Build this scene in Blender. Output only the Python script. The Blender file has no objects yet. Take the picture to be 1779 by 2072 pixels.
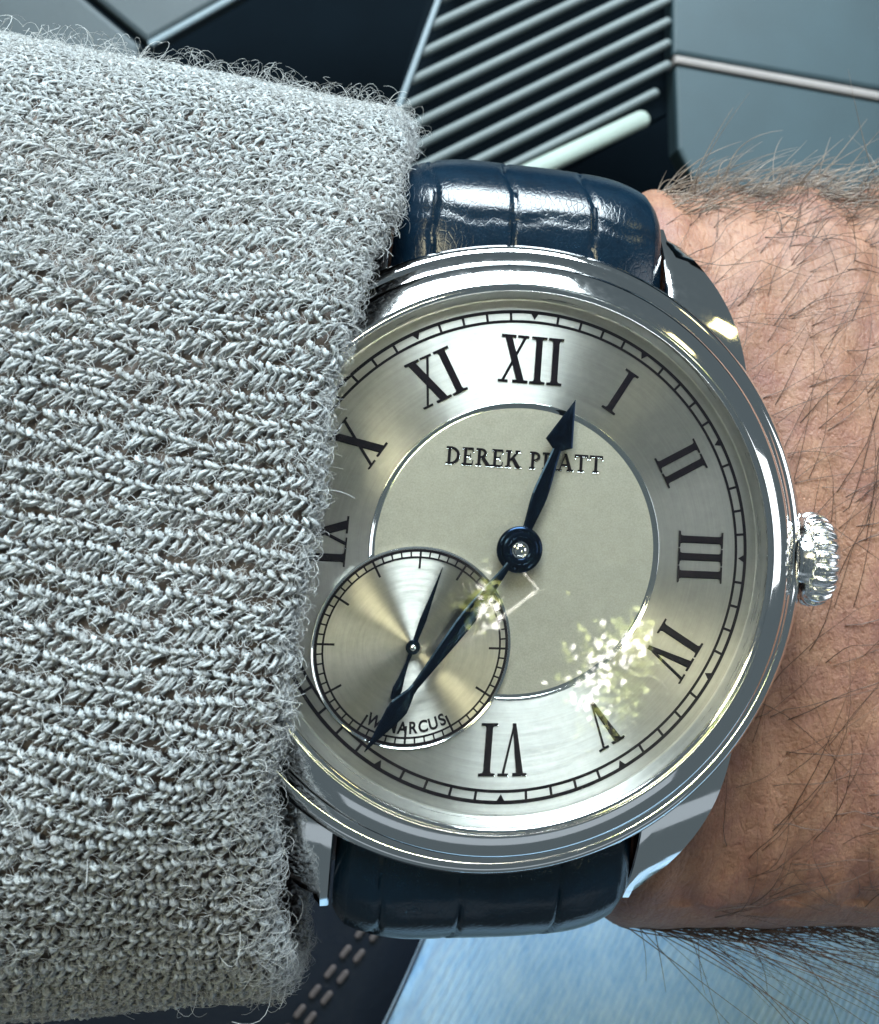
import bpy, math, random
import numpy as np
from mathutils import Matrix, Vector
random.seed(7); RNG = np.random.RandomState(11)
MM = 0.001                       # everything below is written in millimetres
SC = bpy.context.scene

# ------------------------------------------------------------------ camera
CAM_R = np.array([[0.97513169, 0.05989293, 0.21337998],
                  [-0.08991197, 0.98691049, 0.13387878],
                  [-0.20256855, -0.14973485, 0.96775279]])
CAM_C = np.array([-9.26185701, 5.12530757, 67.0106193])
cd = bpy.data.cameras.new("camera"); cam = bpy.data.objects.new("camera", cd)
SC.collection.objects.link(cam); SC.camera = cam
m = Matrix.Identity(4)
for i in range(3):
    for j in range(3):
        m[i][j] = CAM_R[j][i]
    m[i][3] = CAM_C[i] * MM
cam.matrix_world = m
cd.sensor_fit = 'HORIZONTAL'; cd.sensor_width = 36.0
cd.lens = 36.0 * 2000 / 1779
cd.shift_x = -328.4 / 1779; cd.shift_y = -376.5 / 1779
cd.clip_start = 0.002; cd.clip_end = 20
cd.dof.use_dof = True; cd.dof.focus_distance = 0.0685; cd.dof.aperture_fstop = cd.lens / 0.43
cd.dof.aperture_blades = 0

def at(x, y, z=0.0):
    """point of the place that lies on height z along a sight line (used only for laying out)"""
    d = np.array([(x - 889.5 - 328.39) / 2000.0, (1036 - y - 376.49) / 2000.0, -1.0])
    d = CAM_R.T @ d
    return CAM_C + d * (z - CAM_C[2]) / d[2]

# ------------------------------------------------------------------ light
SC.view_settings.view_transform = 'Standard'; SC.view_settings.look = 'None'
SC.view_settings.exposure = 0.0; SC.view_settings.gamma = 1.0
SC.render.engine = 'CYCLES'
SC.cycles.max_bounces = 10; SC.cycles.transparent_max_bounces = 12
SC.cycles.caustics_reflective = False; SC.cycles.caustics_refractive = False
SC.cycles.blur_glossy = 0.3; SC.cycles.sample_clamp_indirect = 40
W = bpy.data.worlds.new("World"); SC.world = W; W.use_nodes = True
bg = W.node_tree.nodes['Background']
bg.inputs[0].default_value = (0.62, 0.80, 0.90, 1); bg.inputs[1].default_value = 0.145

def area(name, direction, dist, size, power, color, target=(0, 0, 0)):
    l = bpy.data.lights.new(name, 'AREA'); l.shape = 'RECTANGLE'
    l.size, l.size_y = size; l.energy = power; l.color = color
    o = bpy.data.objects.new(name, l); SC.collection.objects.link(o)
    d = Vector(direction).normalized()
    o.location = Vector(target) * MM + d * dist
    o.rotation_euler = (-d).to_track_quat('-Z', 'Y').to_euler()
    return o
area("side_window_light", (-0.06, 0.87, 0.50), 0.60, (0.40, 0.32), 15.5, (0.82, 0.94, 1.0))
area("windscreen_light", (0.88, 0.06, 0.50), 0.80, (0.34, 0.50), 1.35, (0.90, 0.95, 1.0))
area("foliage_side_light", (-0.46, 0.26, 0.80), 0.55, (0.10, 0.20), 1.0, (1.0, 0.92, 0.60))
area("hedge_light", (0.62, 0.62, 0.50), 0.70, (0.07, 0.10), 0.16, (1.0, 0.88, 0.38))
area("rear_bezel_fill", (0.15, -0.92, 0.38), 0.80, (0.95, 0.17), 0.17, (0.80, 0.90, 1.0))  # unseen lamp added to lay a bright band in the lower bezel

# ------------------------------------------------------------------ helpers
def tag(o, label=None, cat=None, group=None, kind=None):
    if label: o['label'] = label
    if cat: o['category'] = cat
    if group: o['group'] = group
    if kind: o['kind'] = kind
    return o
def empty(name, loc=(0, 0, 0)):
    o = bpy.data.objects.new(name, None); SC.collection.objects.link(o)
    o.location = Vector(loc) * MM; o.empty_display_size = 0.01
    return o
def link(name, me, mat, parent=None):
    o = bpy.data.objects.new(name, me); SC.collection.objects.link(o)
    if mat is not None and not me.materials: me.materials.append(mat)
    if parent is not None:
        o.parent = parent
        # world-space coordinates are kept: undo the translation of the chain
        w = Vector((0, 0, 0)); p = parent
        while p is not None:
            w += p.location; p = p.parent
        o.location = -w
    return o
def mesh_np(name, V, F, mat, parent=None, smooth=True, sharp=None):
    """F: int array (n,3|4) or list of lists"""
    V = np.asarray(V, np.float32) * MM
    me = bpy.data.meshes.new(name)
    if isinstance(F, np.ndarray):
        n, k = F.shape
        me.vertices.add(len(V)); me.vertices.foreach_set('co', V.ravel())
        me.loops.add(n * k); me.loops.foreach_set('vertex_index', F.astype(np.int32).ravel())
        me.polygons.add(n)
        me.polygons.foreach_set('loop_start', np.arange(0, n * k, k, dtype=np.int32))
        me.polygons.foreach_set('use_smooth', np.full(n, smooth, bool))
        me.update(calc_edges=True)
    else:
        me.from_pydata([tuple(v) for v in V.tolist()], [], [list(f) for f in F]); me.update()
        me.polygons.foreach_set('use_smooth', np.full(len(me.polygons), smooth, bool))
    if sharp is not None: me.set_sharp_from_angle(angle=math.radians(sharp))
    return link(name, me, mat, parent)
class MB:
    """collects shapes into one mesh"""
    def __init__(s): s.V = []; s.F = []; s.n = 0
    def add(s, V, F):
        V = np.asarray(V, float)
        s.V.append(V); s.F += [[i + s.n for i in f] for f in (F.tolist() if isinstance(F, np.ndarray) else F)]; s.n += len(V)
    def prism(s, poly, z0, z1):
        n = len(poly); ar = sum(poly[i][0] * poly[(i + 1) % n][1] - poly[(i + 1) % n][0] * poly[i][1] for i in range(n))
        if ar < 0: poly = poly[::-1]
        V = [(x, y, z0) for x, y in poly] + [(x, y, z1) for x, y in poly]
        F = [list(range(n, 2 * n)), list(range(n - 1, -1, -1))] + [[i, (i + 1) % n, n + (i + 1) % n, n + i] for i in range(n)]
        s.add(V, F)
    def build(s, name, mat, parent=None, smooth=False, sharp=None):
        return mesh_np(name, np.concatenate(s.V), s.F, mat, parent, smooth, sharp)
def grid_faces(nu, nv, wrap_v=False):
    i = np.arange(nu - 1)[:, None]; j = np.arange(nv if wrap_v else nv - 1)[None, :]
    j2 = (j + 1) % nv
    a = i * nv + j; b = i * nv + j2; c = (i + 1) * nv + j2; d = (i + 1) * nv + j
    return np.stack([a, b, c, d], -1).reshape(-1, 4)
def lathe(name, prof, mat, parent, seg=256, centre=(0, 0), sharp=35, flip=False):
    prof = np.array(prof, float); th = np.linspace(0, 2 * np.pi, seg, endpoint=False)
    X = centre[0] + prof[:, 0:1] * np.cos(th); Y = centre[1] + prof[:, 0:1] * np.sin(th)
    Z = np.repeat(prof[:, 1:2], seg, 1)
    F = grid_faces(len(prof), seg, True)
    if not flip: F = F[:, ::-1]
    return mesh_np(name, np.stack([X, Y, Z], -1).reshape(-1, 3), F, mat, parent, True, sharp)
def sweep(P, rad, sides=4, ref=None):
    """P (N,K,3) paths, rad (N,K) -> V,F of N open tubes"""
    N, K, _ = P.shape
    T = np.gradient(P, axis=1); T /= np.linalg.norm(T, axis=2, keepdims=True) + 1e-9
    if ref is None:
        ref = RNG.randn(N, 1, 3)
    A = np.cross(T, np.broadcast_to(ref, T.shape)); A /= np.linalg.norm(A, axis=2, keepdims=True) + 1e-9
    B = np.cross(T, A)
    a = np.linspace(0, 2 * np.pi, sides, endpoint=False)
    V = P[:, :, None] + rad[:, :, None, None] * (A[:, :, None] * np.cos(a)[None, None, :, None] + B[:, :, None] * np.sin(a)[None, None, :, None])
    f = grid_faces(K, sides, True)
    F = (f[None] + (np.arange(N) * K * sides)[:, None, None]).reshape(-1, 4)
    return V.reshape(-1, 3), F
def smoothstep(x): x = np.clip(x, 0, 1); return x * x * (3 - 2 * x)
def rot2(poly, a, c=(0, 0)):
    ca, sa = math.cos(a), math.sin(a)
    return [(c[0] + x * ca - y * sa, c[1] + x * sa + y * ca) for x, y in poly]

# ------------------------------------------------------------------ materials
def new_mat(name):
    mt = bpy.data.materials.new(name); mt.use_nodes = True
    nt = mt.node_tree; return mt, nt, nt.nodes['Principled BSDF']
def N(nt, t, **k):
    n = nt.nodes.new(t)
    for a, b in k.items(): setattr(n, a, b)
    return n
def coords(nt, scale=(1, 1, 1), rot=(0, 0, 0), loc=(0, 0, 0)):
    """object coordinates in millimetres"""
    tc = N(nt, 'ShaderNodeTexCoord'); mp = N(nt, 'ShaderNodeMapping')
    mp.inputs['Scale'].default_value = tuple(1000 * s for s in scale); mp.inputs['Rotation'].default_value = rot
    mp.inputs['Location'].default_value = loc
    nt.links.new(tc.outputs['Object'], mp.inputs[0]); return mp.outputs[0]
def noise(nt, vec, scale, detail=4, rough=.6, dist=0):
    n = N(nt, 'ShaderNodeTexNoise'); n.inputs['Scale'].default_value = scale; n.inputs['Detail'].default_value = detail
    n.inputs['Roughness'].default_value = rough; n.inputs['Distortion'].default_value = dist
    nt.links.new(vec, n.inputs['Vector']); return n.outputs['Fac']
def ramp(nt, fac, stops):
    r = N(nt, 'ShaderNodeValToRGB'); e = r.color_ramp.elements
    while len(e) < len(stops): e.new(.5)
    for q, (p, c) in zip(e, stops): q.position = p; q.color = (*c, 1) if len(c) == 3 else c
    nt.links.new(fac, r.inputs[0]); return r.outputs[0]
def mixc(nt, fac, a, b, mode='MIX'):
    n = N(nt, 'ShaderNodeMix', data_type='RGBA', blend_type=mode)
    for s, v in ((n.inputs[0], fac), (n.inputs[6], a), (n.inputs[7], b)):
        if isinstance(v, (int, float)): s.default_value = v
        elif isinstance(v, tuple): s.default_value = (*v, 1)
        else: nt.links.new(v, s)
    return n.outputs[2]
def mth(nt, op, a, b=None, c=None):
    n = N(nt, 'ShaderNodeMath', operation=op)
    for s, v in zip(n.inputs, (a, b, c)):
        if v is None: continue
        if isinstance(v, (int, float)): s.default_value = v
        else: nt.links.new(v, s)
    return n.outputs[0]
def bump(nt, b, h, dist_mm, strength=1.0, normal=None):
    n = N(nt, 'ShaderNodeBump'); n.inputs['Distance'].default_value = dist_mm * MM; n.inputs['Strength'].default_value = strength
    nt.links.new(h, n.inputs['Height'])
    if normal is not None: nt.links.new(normal, n.inputs['Normal'])
    if b is not None: nt.links.new(n.outputs[0], b.inputs['Normal'])
    return n.outputs[0]
def setp(b, **k):
    nm = dict(base='Base Color', metal='Metallic', rough='Roughness', coat='Coat Weight', coatr='Coat Roughness', sheen='Sheen Weight', spec='Specular IOR Level', aniso='Anisotropic', anisor='Anisotropic Rotation', sss='Subsurface Weight', sssr='Subsurface Radius', ssss='Subsurface Scale', sheenr='Sheen Roughness')
    for a, v in k.items():
        b.inputs[nm[a]].default_value = (*v, 1) if (isinstance(v, tuple) and a == 'base') else v

def polished(name, base=(.93, .93, .92), rough=.05, scratch=.15):
    mt, nt, b = new_mat(name); setp(b, base=base, metal=1.0)
    v = coords(nt); n = noise(nt, v, 1.6, 6, .7)
    r = ramp(nt, n, [(.3, (rough * .6,) * 3), (.75, (rough * 2.2,) * 3)])
    nt.links.new(r, b.inputs['Roughness'])
    n2 = noise(nt, coords(nt, (.5, 2.5, 1.5)), 2.0, 5, .7)
    bump(nt, b, n2, .004, scratch); return mt
def brushed(name, centre, base, rough, aniso=.85, depth=.010, lines=16, metal=.9):
    mt, nt, b = new_mat(name); setp(b, base=base, metal=metal, rough=rough, aniso=aniso, anisor=0.0)
    tc = N(nt, 'ShaderNodeTexCoord')
    sub = N(nt, 'ShaderNodeVectorMath', operation='SUBTRACT'); sub.inputs[1].default_value = (centre[0] * MM, centre[1] * MM, 0)
    nt.links.new(tc.outputs['Object'], sub.inputs[0])
    mul = N(nt, 'ShaderNodeVectorMath', operation='MULTIPLY'); mul.inputs[1].default_value = (1000, 1000, 0)
    nt.links.new(sub.outputs[0], mul.inputs[0])
    nrm = N(nt, 'ShaderNodeVectorMath', operation='NORMALIZE'); nt.links.new(mul.outputs[0], nrm.inputs[0])
    nt.links.new(nrm.outputs[0], b.inputs['Tangent'])
    ln = N(nt, 'ShaderNodeVectorMath', operation='LENGTH'); nt.links.new(mul.outputs[0], ln.inputs[0])
    sx = N(nt, 'ShaderNodeSeparateXYZ'); nt.links.new(nrm.outputs[0], sx.inputs[0])
    r = ln.outputs['Value']
    cb = N(nt, 'ShaderNodeCombineXYZ')
    nt.links.new(mth(nt, 'MULTIPLY', r, 1.0), cb.inputs[0]); nt.links.new(mth(nt, 'MULTIPLY', sx.outputs[0], .35), cb.inputs[1]); nt.links.new(mth(nt, 'MULTIPLY', sx.outputs[1], .35), cb.inputs[2])
    n1 = noise(nt, cb.outputs[0], lines, 3, .8)
    n2 = noise(nt, cb.outputs[0], 4.5, 4, .7)
    blotch = noise(nt, coords(nt), 1.3, 5, .7)
    tone = mixc(nt, .55, ramp(nt, n2, [(.35, tuple(c * .80 for c in base)), (.65, tuple(min(1, c * 1.12) for c in base))]),
                ramp(nt, blotch, [(.35, tuple(c * .86 for c in base)), (.7, tuple(min(1, c * 1.08) for c in base))]))
    nt.links.new(tone, b.inputs['Base Color'])
    nt.links.new(ramp(nt, n2, [(.3, (rough * .85,) * 3), (.7, (rough * 1.15,) * 3)]), b.inputs['Roughness'])
    bump(nt, b, n1, depth, .55); return mt
SUB = (-6.38, -6.44)
M = {}
M['steel'] = polished('polished_steel')
M['crown'] = polished('crown_steel', (.88, .89, .90), .16, 0.0)
M['steel_soft'] = polished('satin_steel', (.70, .71, .72), .16, .3)
M['lug'] = polished('lug_steel', (.66, .69, .74), .13, .35)
M['dial_ring'] = brushed('brushed_silver_dial', (0, 0), (.435, .432, .40), .41, 1.0)
M['subdial'] = brushed('brushed_silver_seconds_dial', SUB, (.56, .545, .49), .35, 1.0, metal=1.0)
M['flange'] = brushed('brushed_flange', (0, 0), (.60, .60, .57), .30, .7)
mt, nt, b = new_mat('grained_dial_centre'); setp(b, metal=.75, rough=.52)
n = noise(nt, coords(nt), 9, 6, .75); n2 = noise(nt, coords(nt), 1.0, 3, .6)
nt.links.new(mixc(nt, .35, ramp(nt, n, [(.35, (.29, .28, .225)), (.65, (.435, .42, .35))]), ramp(nt, n2, [(.3, (.31, .30, .245)), (.7, (.405, .39, .325))])), b.inputs['Base Color'])
bump(nt, b, n, .012, .6); M['centre'] = mt
mt, nt, b = new_mat('black_lacquer'); setp(b, rough=.3, spec=.2)
n = noise(nt, coords(nt), 3, 4); nt.links.new(ramp(nt, n, [(.3, (.002, .002, .004)), (.8, (.010, .006, .008))]), b.inputs['Base Color']); M['black'] = mt
mt, nt, b = new_mat('blued_steel'); setp(b, metal=.9, rough=.17)
n = noise(nt, coords(nt), 2.2, 5); nt.links.new(ramp(nt, n, [(.3, (.003, .008, .018)), (.75, (.008, .022, .05))]), b.inputs['Base Color'])
bump(nt, b, n, .01, .2); M['blued'] = mt
# crystal: clear sheet with a facing-dependent reflection
mt = bpy.data.materials.new('sapphire_crystal'); mt.use_nodes = True; nt = mt.node_tree; nt.nodes.clear()
out = N(nt, 'ShaderNodeOutputMaterial'); tr = N(nt, 'ShaderNodeBsdfTransparent'); gl = N(nt, 'ShaderNodeBsdfGlossy'); gl.inputs['Roughness'].default_value = 0.0
tr.inputs[0].default_value = (.97, .985, .985, 1)
lw = N(nt, 'ShaderNodeLayerWeight'); lw.inputs[0].default_value = .5
pw = mth(nt, 'POWER', lw.outputs['Facing'], 3.5); f = mth(nt, 'ADD', mth(nt, 'MULTIPLY', pw, .75), .055)
mx = N(nt, 'ShaderNodeMixShader'); nt.links.new(f, mx.inputs[0]); nt.links.new(tr.outputs[0], mx.inputs[1]); nt.links.new(gl.outputs[0], mx.inputs[2]); nt.links.new(mx.outputs[0], out.inputs[0]); M['crystal'] = mt

# leather of the strap
mt, nt, b = new_mat('blue_alligator_leather'); setp(b, rough=.2, spec=.45)
v = coords(nt); n = noise(nt, v, 5.5, 6, .75); n2 = noise(nt, v, .55, 4)
nt.links.new(mixc(nt, .5, ramp(nt, n, [(.3, (.002, .006, .012)), (.75, (.004, .015, .029))]), ramp(nt, n2, [(.3, (.002, .006, .012)), (.7, (.004, .014, .027))])), b.inputs['Base Color'])
nt.links.new(ramp(nt, n, [(.3, (.10,) * 3), (.8, (.26,) * 3)]), b.inputs['Roughness'])
vl = N(nt, 'ShaderNodeTexVoronoi', feature='DISTANCE_TO_EDGE'); vl.inputs['Scale'].default_value = 2.6; nt.links.new(coords(nt, (1, .55, .55)), vl.inputs['Vector'])
hl = mth(nt, 'ADD', mth(nt, 'MULTIPLY', n, .8), ramp(nt, vl.outputs['Distance'], [(0, (0, 0, 0)), (.12, (.55,) * 3)]))
bump(nt, b, hl, .02, .55); M['leather'] = mt

# skin
mt, nt, b = new_mat('forearm_skin')
v = coords(nt)
big = noise(nt, v, .07, 5, .65); mid = noise(nt, v, .42, 5, .7); fine = noise(nt, v, 3.2, 5, .75)
c1 = ramp(nt, big, [(.36, (0.154, 0.072, 0.044)), (.62, (0.326, 0.173, 0.110))])
c2 = ramp(nt, mid, [(.32, (0.139, 0.056, 0.039)), (.5, (0.226, 0.117, 0.075)), (.72, (0.391, 0.243, 0.167))])
c3 = ramp(nt, fine, [(.3, (0.134, 0.063, 0.041)), (.7, (0.351, 0.205, 0.138))])
col = mixc(nt, .5, c1, c2); col = mixc(nt, .35, col, c3)
mot = noise(nt, coords(nt, (1, 1, 1), (0, 0, 0), (31, 7, 3)), .2, 4, .6)
col = mixc(nt, ramp(nt, mot, [(.46, (0, 0, 0)), (.70, (.7,) * 3)]), col, (0.186, 0.087, 0.078))
fol = N(nt, 'ShaderNodeTexVoronoi'); fol.inputs['Scale'].default_value = .9; nt.links.new(v, fol.inputs['Vector'])
col = mixc(nt, ramp(nt, fol.outputs['Distance'], [(.08, (.45,) * 3), (.22, (0, 0, 0))]), col, (0.114, 0.044, 0.027))
wv = coords(nt, (1.0, .30, .30), (0, 0, .12)); vo = N(nt, 'ShaderNodeTexVoronoi', feature='DISTANCE_TO_EDGE'); vo.inputs['Scale'].default_value = 1.05
wob = N(nt, 'ShaderNodeVectorMath', operation='ADD'); nt.links.new(wv, wob.inputs[0])
nz = N(nt, 'ShaderNodeTexNoise'); nz.inputs['Scale'].default_value = .8; nz.inputs['Detail'].default_value = 4; nt.links.new(v, nz.inputs['Vector']); nt.links.new(nz.outputs['Color'], wob.inputs[1])
nt.links.new(wob.outputs[0], vo.inputs['Vector'])
cre = ramp(nt, vo.outputs['Distance'], [(0.0, (0, 0, 0)), (.16, (1, 1, 1))])
col = mixc(nt, mth(nt, 'MULTIPLY', mth(nt, 'SUBTRACT', 1.0, cre), .14), col, (0.175, 0.063, 0.039))
nt.links.new(col, b.inputs['Base Color'])
vo2 = N(nt, 'ShaderNodeTexVoronoi', feature='DISTANCE_TO_EDGE'); vo2.inputs['Scale'].default_value = 2.6; nt.links.new(v, vo2.inputs['Vector'])
h = mth(nt, 'ADD', mth(nt, 'MULTIPLY', cre, .45), mth(nt, 'MULTIPLY', ramp(nt, vo2.outputs['Distance'], [(0, (0, 0, 0)), (.25, (1, 1, 1))]), .12))
h = mth(nt, 'ADD', h, mth(nt, 'MULTIPLY', fine, .9)); h = mth(nt, 'ADD', h, mth(nt, 'MULTIPLY', mid, 1.6))
vr = noise(nt, coords(nt, (1, .22, .22), (0, 0, .1)), 1.1, 5, .7)
h = mth(nt, 'ADD', h, mth(nt, 'MULTIPLY', vr, .9))
bump(nt, b, h, .12, .7)
setp(b, rough=.5, sss=.16, sssr=(1.0, .35, .18), ssss=.0022, spec=.4); M['skin'] = mt
def hair_mat(name, c, rough=.4):
    mt, nt, b = new_mat(name); n = noise(nt, coords(nt), .5, 3)
    nt.links.new(ramp(nt, n, [(.3, tuple(x * .6 for x in c)), (.7, tuple(x * 1.5 for x in c))]), b.inputs['Base Color']); setp(b, rough=rough); return mt
M['hair'] = hair_mat('brown_arm_hair', (.045, .022, .014))
M['hair_pale'] = hair_mat('greying_arm_hair', (.20, .16, .13))
# wool
def wool(name, dark, light, sc=1.0):
    mt, nt, b = new_mat(name); v = coords(nt)
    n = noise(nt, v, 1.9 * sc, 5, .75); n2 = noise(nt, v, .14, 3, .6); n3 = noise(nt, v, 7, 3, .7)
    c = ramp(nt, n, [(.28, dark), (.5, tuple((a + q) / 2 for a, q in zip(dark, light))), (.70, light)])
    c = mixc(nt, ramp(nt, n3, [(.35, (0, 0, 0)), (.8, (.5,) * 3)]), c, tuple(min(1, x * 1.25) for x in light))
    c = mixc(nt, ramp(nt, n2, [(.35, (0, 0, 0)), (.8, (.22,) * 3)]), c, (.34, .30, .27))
    gi = N(nt, 'ShaderNodeNewGeometry'); c = mixc(nt, 1.0, c, ramp(nt, gi.outputs['Random Per Island'], [(0, (.62, .60, .59)), (.5, (.90, .90, .90)), (1, (1.12, 1.12, 1.12))]), 'MULTIPLY')
    nt.links.new(c, b.inputs['Base Color']); setp(b, rough=.9, sheen=.15, sheenr=.5, spec=.05)
    bump(nt, b, n3, .08, .6); return mt
M['wool'] = wool('grey_wool_yarn', (.12, .13, .135), (.40, .445, .465))
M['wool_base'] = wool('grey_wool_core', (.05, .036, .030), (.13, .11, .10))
M['wool_fuzz'] = wool('grey_wool_fuzz', (.26, .275, .28), (.54, .575, .585))
# denim
mt, nt, b = new_mat('light_blue_denim')
v = coords(nt, (1, 1, 0), (0, 0, math.radians(28)))
wob = noise(nt, coords(nt), .25, 4)
w1 = N(nt, 'ShaderNodeTexWave', wave_type='BANDS', bands_direction='X'); w1.inputs['Scale'].default_value = .37; w1.inputs['Distortion'].default_value = 1.6; w1.inputs['Detail'].default_value = 2; w1.inputs['Detail Scale'].default_value = .8
nt.links.new(v, w1.inputs['Vector'])
blot = noise(nt, coords(nt), .11, 6, .7); thr = noise(nt, coords(nt, (1, .35, 1), (0, 0, .9)), 1.1, 5, .8)
c = ramp(nt, blot, [(.32, (.24, .49, .80)), (.5, (.35, .62, .92)), (.68, (.54, .78, .98))])
c = mixc(nt, .24, c, ramp(nt, w1.outputs[0], [(.25, (.22, .49, .83)), (.8, (.50, .78, .98))]))
c = mixc(nt, .3, c, ramp(nt, thr, [(.35, (.13, .34, .68)), (.68, (.66, .84, .97))]))
nt.links.new(c, b.inputs['Base Color']); setp(b, rough=.85, sheen=.2)
bump(nt, b, mth(nt, 'ADD', w1.outputs[0], thr), .35, .7); M['denim'] = mt
def plastic(name, c, rough=.55, grain=1.6, depth=.12, spec=.4):
    mt, nt, b = new_mat(name); v = coords(nt); n = noise(nt, v, grain, 5, .7); n2 = noise(nt, v, .03, 3)
    nt.links.new(mixc(nt, .5, ramp(nt, n, [(.3, tuple(x * .8 for x in c)), (.7, tuple(x * 1.2 for x in c))]), ramp(nt, n2, [(.3, tuple(x * .75 for x in c)), (.7, tuple(x * 1.25 for x in c))])), b.inputs['Base Color'])
    setp(b, rough=rough, spec=spec); bump(nt, b, n, depth, .5); return mt
M['panel'] = plastic('slate_blue_trim', (.026, .050, .062))
M['panel2'] = plastic('slate_grey_trim', (.038, .055, .064))
M['void'] = plastic('black_trim', (.002, .005, .008), .8, 1.6, .05, .04)
M['slat'] = plastic('grille_slat_plastic', (.10, .125, .13), .5, 1.6, .05)
M['pale'] = plastic('pale_trim_edge', (.26, .32, .29), .75)
M['stripe'] = plastic('beige_trim_strip', (.24, .225, .22), .8)
M['bead'] = plastic('grey_trim_bead', (.16, .21, .24), .35)
M['seat'] = plastic('navy_seat_leather', (.004, .008, .016), .5, .5, .3)
M['thread'] = plastic('pinkish_grey_thread', (.10, .085, .085), .8, 4, .1)

# ================================================================== WATCH
watch = tag(empty('wristwatch', (0, 0, 0)), 'steel wristwatch with silver dial, Roman numerals and blue strap, on the wrist', 'watch')
# --- case and bezel
lathe('case_band', [(15, -8.3), (18.5, -8.3), (19.6, -7.6), (20.5, -6.3), (21.05, -4.8), (21.25, -3.4), (21.25, -2.6), (21.1, -2.0), (20.75, -1.62), (20.4, -1.5), (20.15, -1.55), (20.05, -1.75), (19.8, -1.8), (17.2, -1.8)][::-1], M['steel'], watch, 320, sharp=50)
t = np.linspace(0, 1, 16)
prof = [(17.25, -1.2), (17.25, .95), (17.32, 1.04), (17.50, 1.09), (17.54, 1.05), (17.60, 1.05), (17.64, 1.10), (17.70, 1.11)]
for k in t:                                            # rounded polished bezel
    sl_ = math.radians(20 + 17 * k)
    prof.append((prof[-1][0] + .088, prof[-1][1] - .088 * math.tan(sl_)))
for k in range(1, 9):
    sl_ = math.radians(44 + 5.2 * k)
    prof.append((prof[-1][0] + .13 * math.cos(sl_), prof[-1][1] - .13 * math.sin(sl_)))
BZ = prof[-1]
prof += [(BZ[0] - .06, BZ[1] - .1), (BZ[0] - .02, BZ[1] - .2), (BZ[0] + .2, BZ[1] - .3), (20.12, -1.25), (20.10, -1.5), (19.9, -1.7)]
print('bezel', BZ)
lathe('bezel', prof, M['steel'], watch, 320, sharp=40)
lathe('flange', [(16.75, .03), (16.85, .05), (17.1, .55), (17.24, .9), (17.24, -1.0)], M['flange'], watch, 256, sharp=40)
prof = [(0.001, 1.75)] + [(r, 1.05 + .7 * math.sqrt(max(0, 1 - (r / 17.4) ** 2))) for r in np.linspace(.8, 17.2, 30)]
lathe('crystal', prof, M['crystal'], watch, 192, sharp=80)
# --- dial
dial = lathe('dial', [(9.72, -.16), (9.72, 0.0), (16.76, 0.0), (16.76, -.5)], M['dial_ring'], watch, 320, sharp=30)
lathe('centre_disc', [(.001, -.14), (3, -.14), (6, -.14), (9.5, -.14)], M['centre'], dial, 192, sharp=30)
lathe('centre_rim', [(9.36, -.138), (9.47, -.122), (9.58, -.085), (9.69, .012), (9.74, .014), (9.75, 0.001)], M['steel'], dial, 256, sharp=60)

def lip(mb, poly, z, w=.085):
    """polished lower lip along the edges that face away from 12 o'clock"""
    n = len(poly); ar = sum(poly[i][0] * poly[(i + 1) % n][1] - poly[(i + 1) % n][0] * poly[i][1] for i in range(n))
    if ar < 0: poly = poly[::-1]
    for i in range(n):
        (x0, y0), (x1, y1) = poly[i], poly[(i + 1) % n]
        dx, dy = x1 - x0, y1 - y0; L = math.hypot(dx, dy)
        if L < 1e-6: continue
        nx, ny = dy / L, -dx / L
        if ny < -.35:
            ww = w * -ny
            mb.add([(x0, y0, z), (x1, y1, z), (x1 + nx * ww, y1 + ny * ww, z + .045), (x0 + nx * ww, y0 + ny * ww, z + .045),
                    (x1 + nx * (ww + .02), y1 + ny * (ww + .02), z - .01), (x0 + nx * (ww + .02), y0 + ny * (ww + .02), z - .01)],
                   [[0, 1, 2, 3][::-1], [3, 2, 4, 5][::-1]])
def serif_bar(x, y0, y1, w, sw, st=.10):
    """upright stroke with bracketed serifs as one outline"""
    h = w / 2; s = sw / 2; b = .16
    return [(x - s, y0), (x + s, y0), (x + s, y0 + st), (x + h + .06, y0 + st + .03), (x + h, y0 + st + b), (x + h, y1 - st - b), (x + h + .06, y1 - st - .03), (x + s, y1 - st), (x + s, y1),
            (x - s, y1), (x - s, y1 - st), (x - h - .06, y1 - st - .03), (x - h, y1 - st - b), (x - h, y0 + st + b), (x - h - .06, y0 + st + .03), (x - s, y0 + st)]
def numeral_strokes(txt):
    H = 3.2; out = []; x = 0; wI, wX, wV, gap = 1.06, 1.98, 1.95, .12
    for c in txt:
        if c == 'I':
            out.append(serif_bar(x + wI / 2, 0, H, .44, wI)); x += wI + gap
        elif c == 'X':
            a, bq = x + .47, x + wX - .50
            out += [[(a - .23, H - .08), (a + .23, H - .08), (bq + .25, .08), (bq - .25, .08)],
                    [(x + .18, .08), (x + .34, .08), (x + wX - .25, H - .08), (x + wX - .42, H - .08)],
                    [(x + .0, H - .13), (x + 1.0, H - .13), (x + 1.0, H), (x + .0, H)], [(x + 1.12, H - .10), (x + 1.9, H - .10), (x + 1.9, H), (x + 1.12, H)],
                    [(x - .05, 0), (x + .62, 0), (x + .62, .10), (x - .05, .10)], [(x + .93, 0), (x + 1.98, 0), (x + 1.98, .13), (x + .93, .13)]]
            x += wX + gap
        elif c == 'V':
            out += [[(x + .22, H - .08), (x + .68, H - .08), (x + 1.12, .0), (x + .88, .0)],
                    [(x + .93, 0), (x + 1.05, 0), (x + 1.62, H - .08), (x + 1.46, H - .08)],
                    [(x, H - .13), (x + .92, H - .13), (x + .92, H), (x, H)], [(x + 1.2, H - .10), (x + 1.88, H - .10), (x + 1.88, H), (x + 1.2, H)]]
            x += wV + gap
    w = x - gap
    return [[(px - w / 2, py + 11.12) for px, py in s] for s in out]
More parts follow.
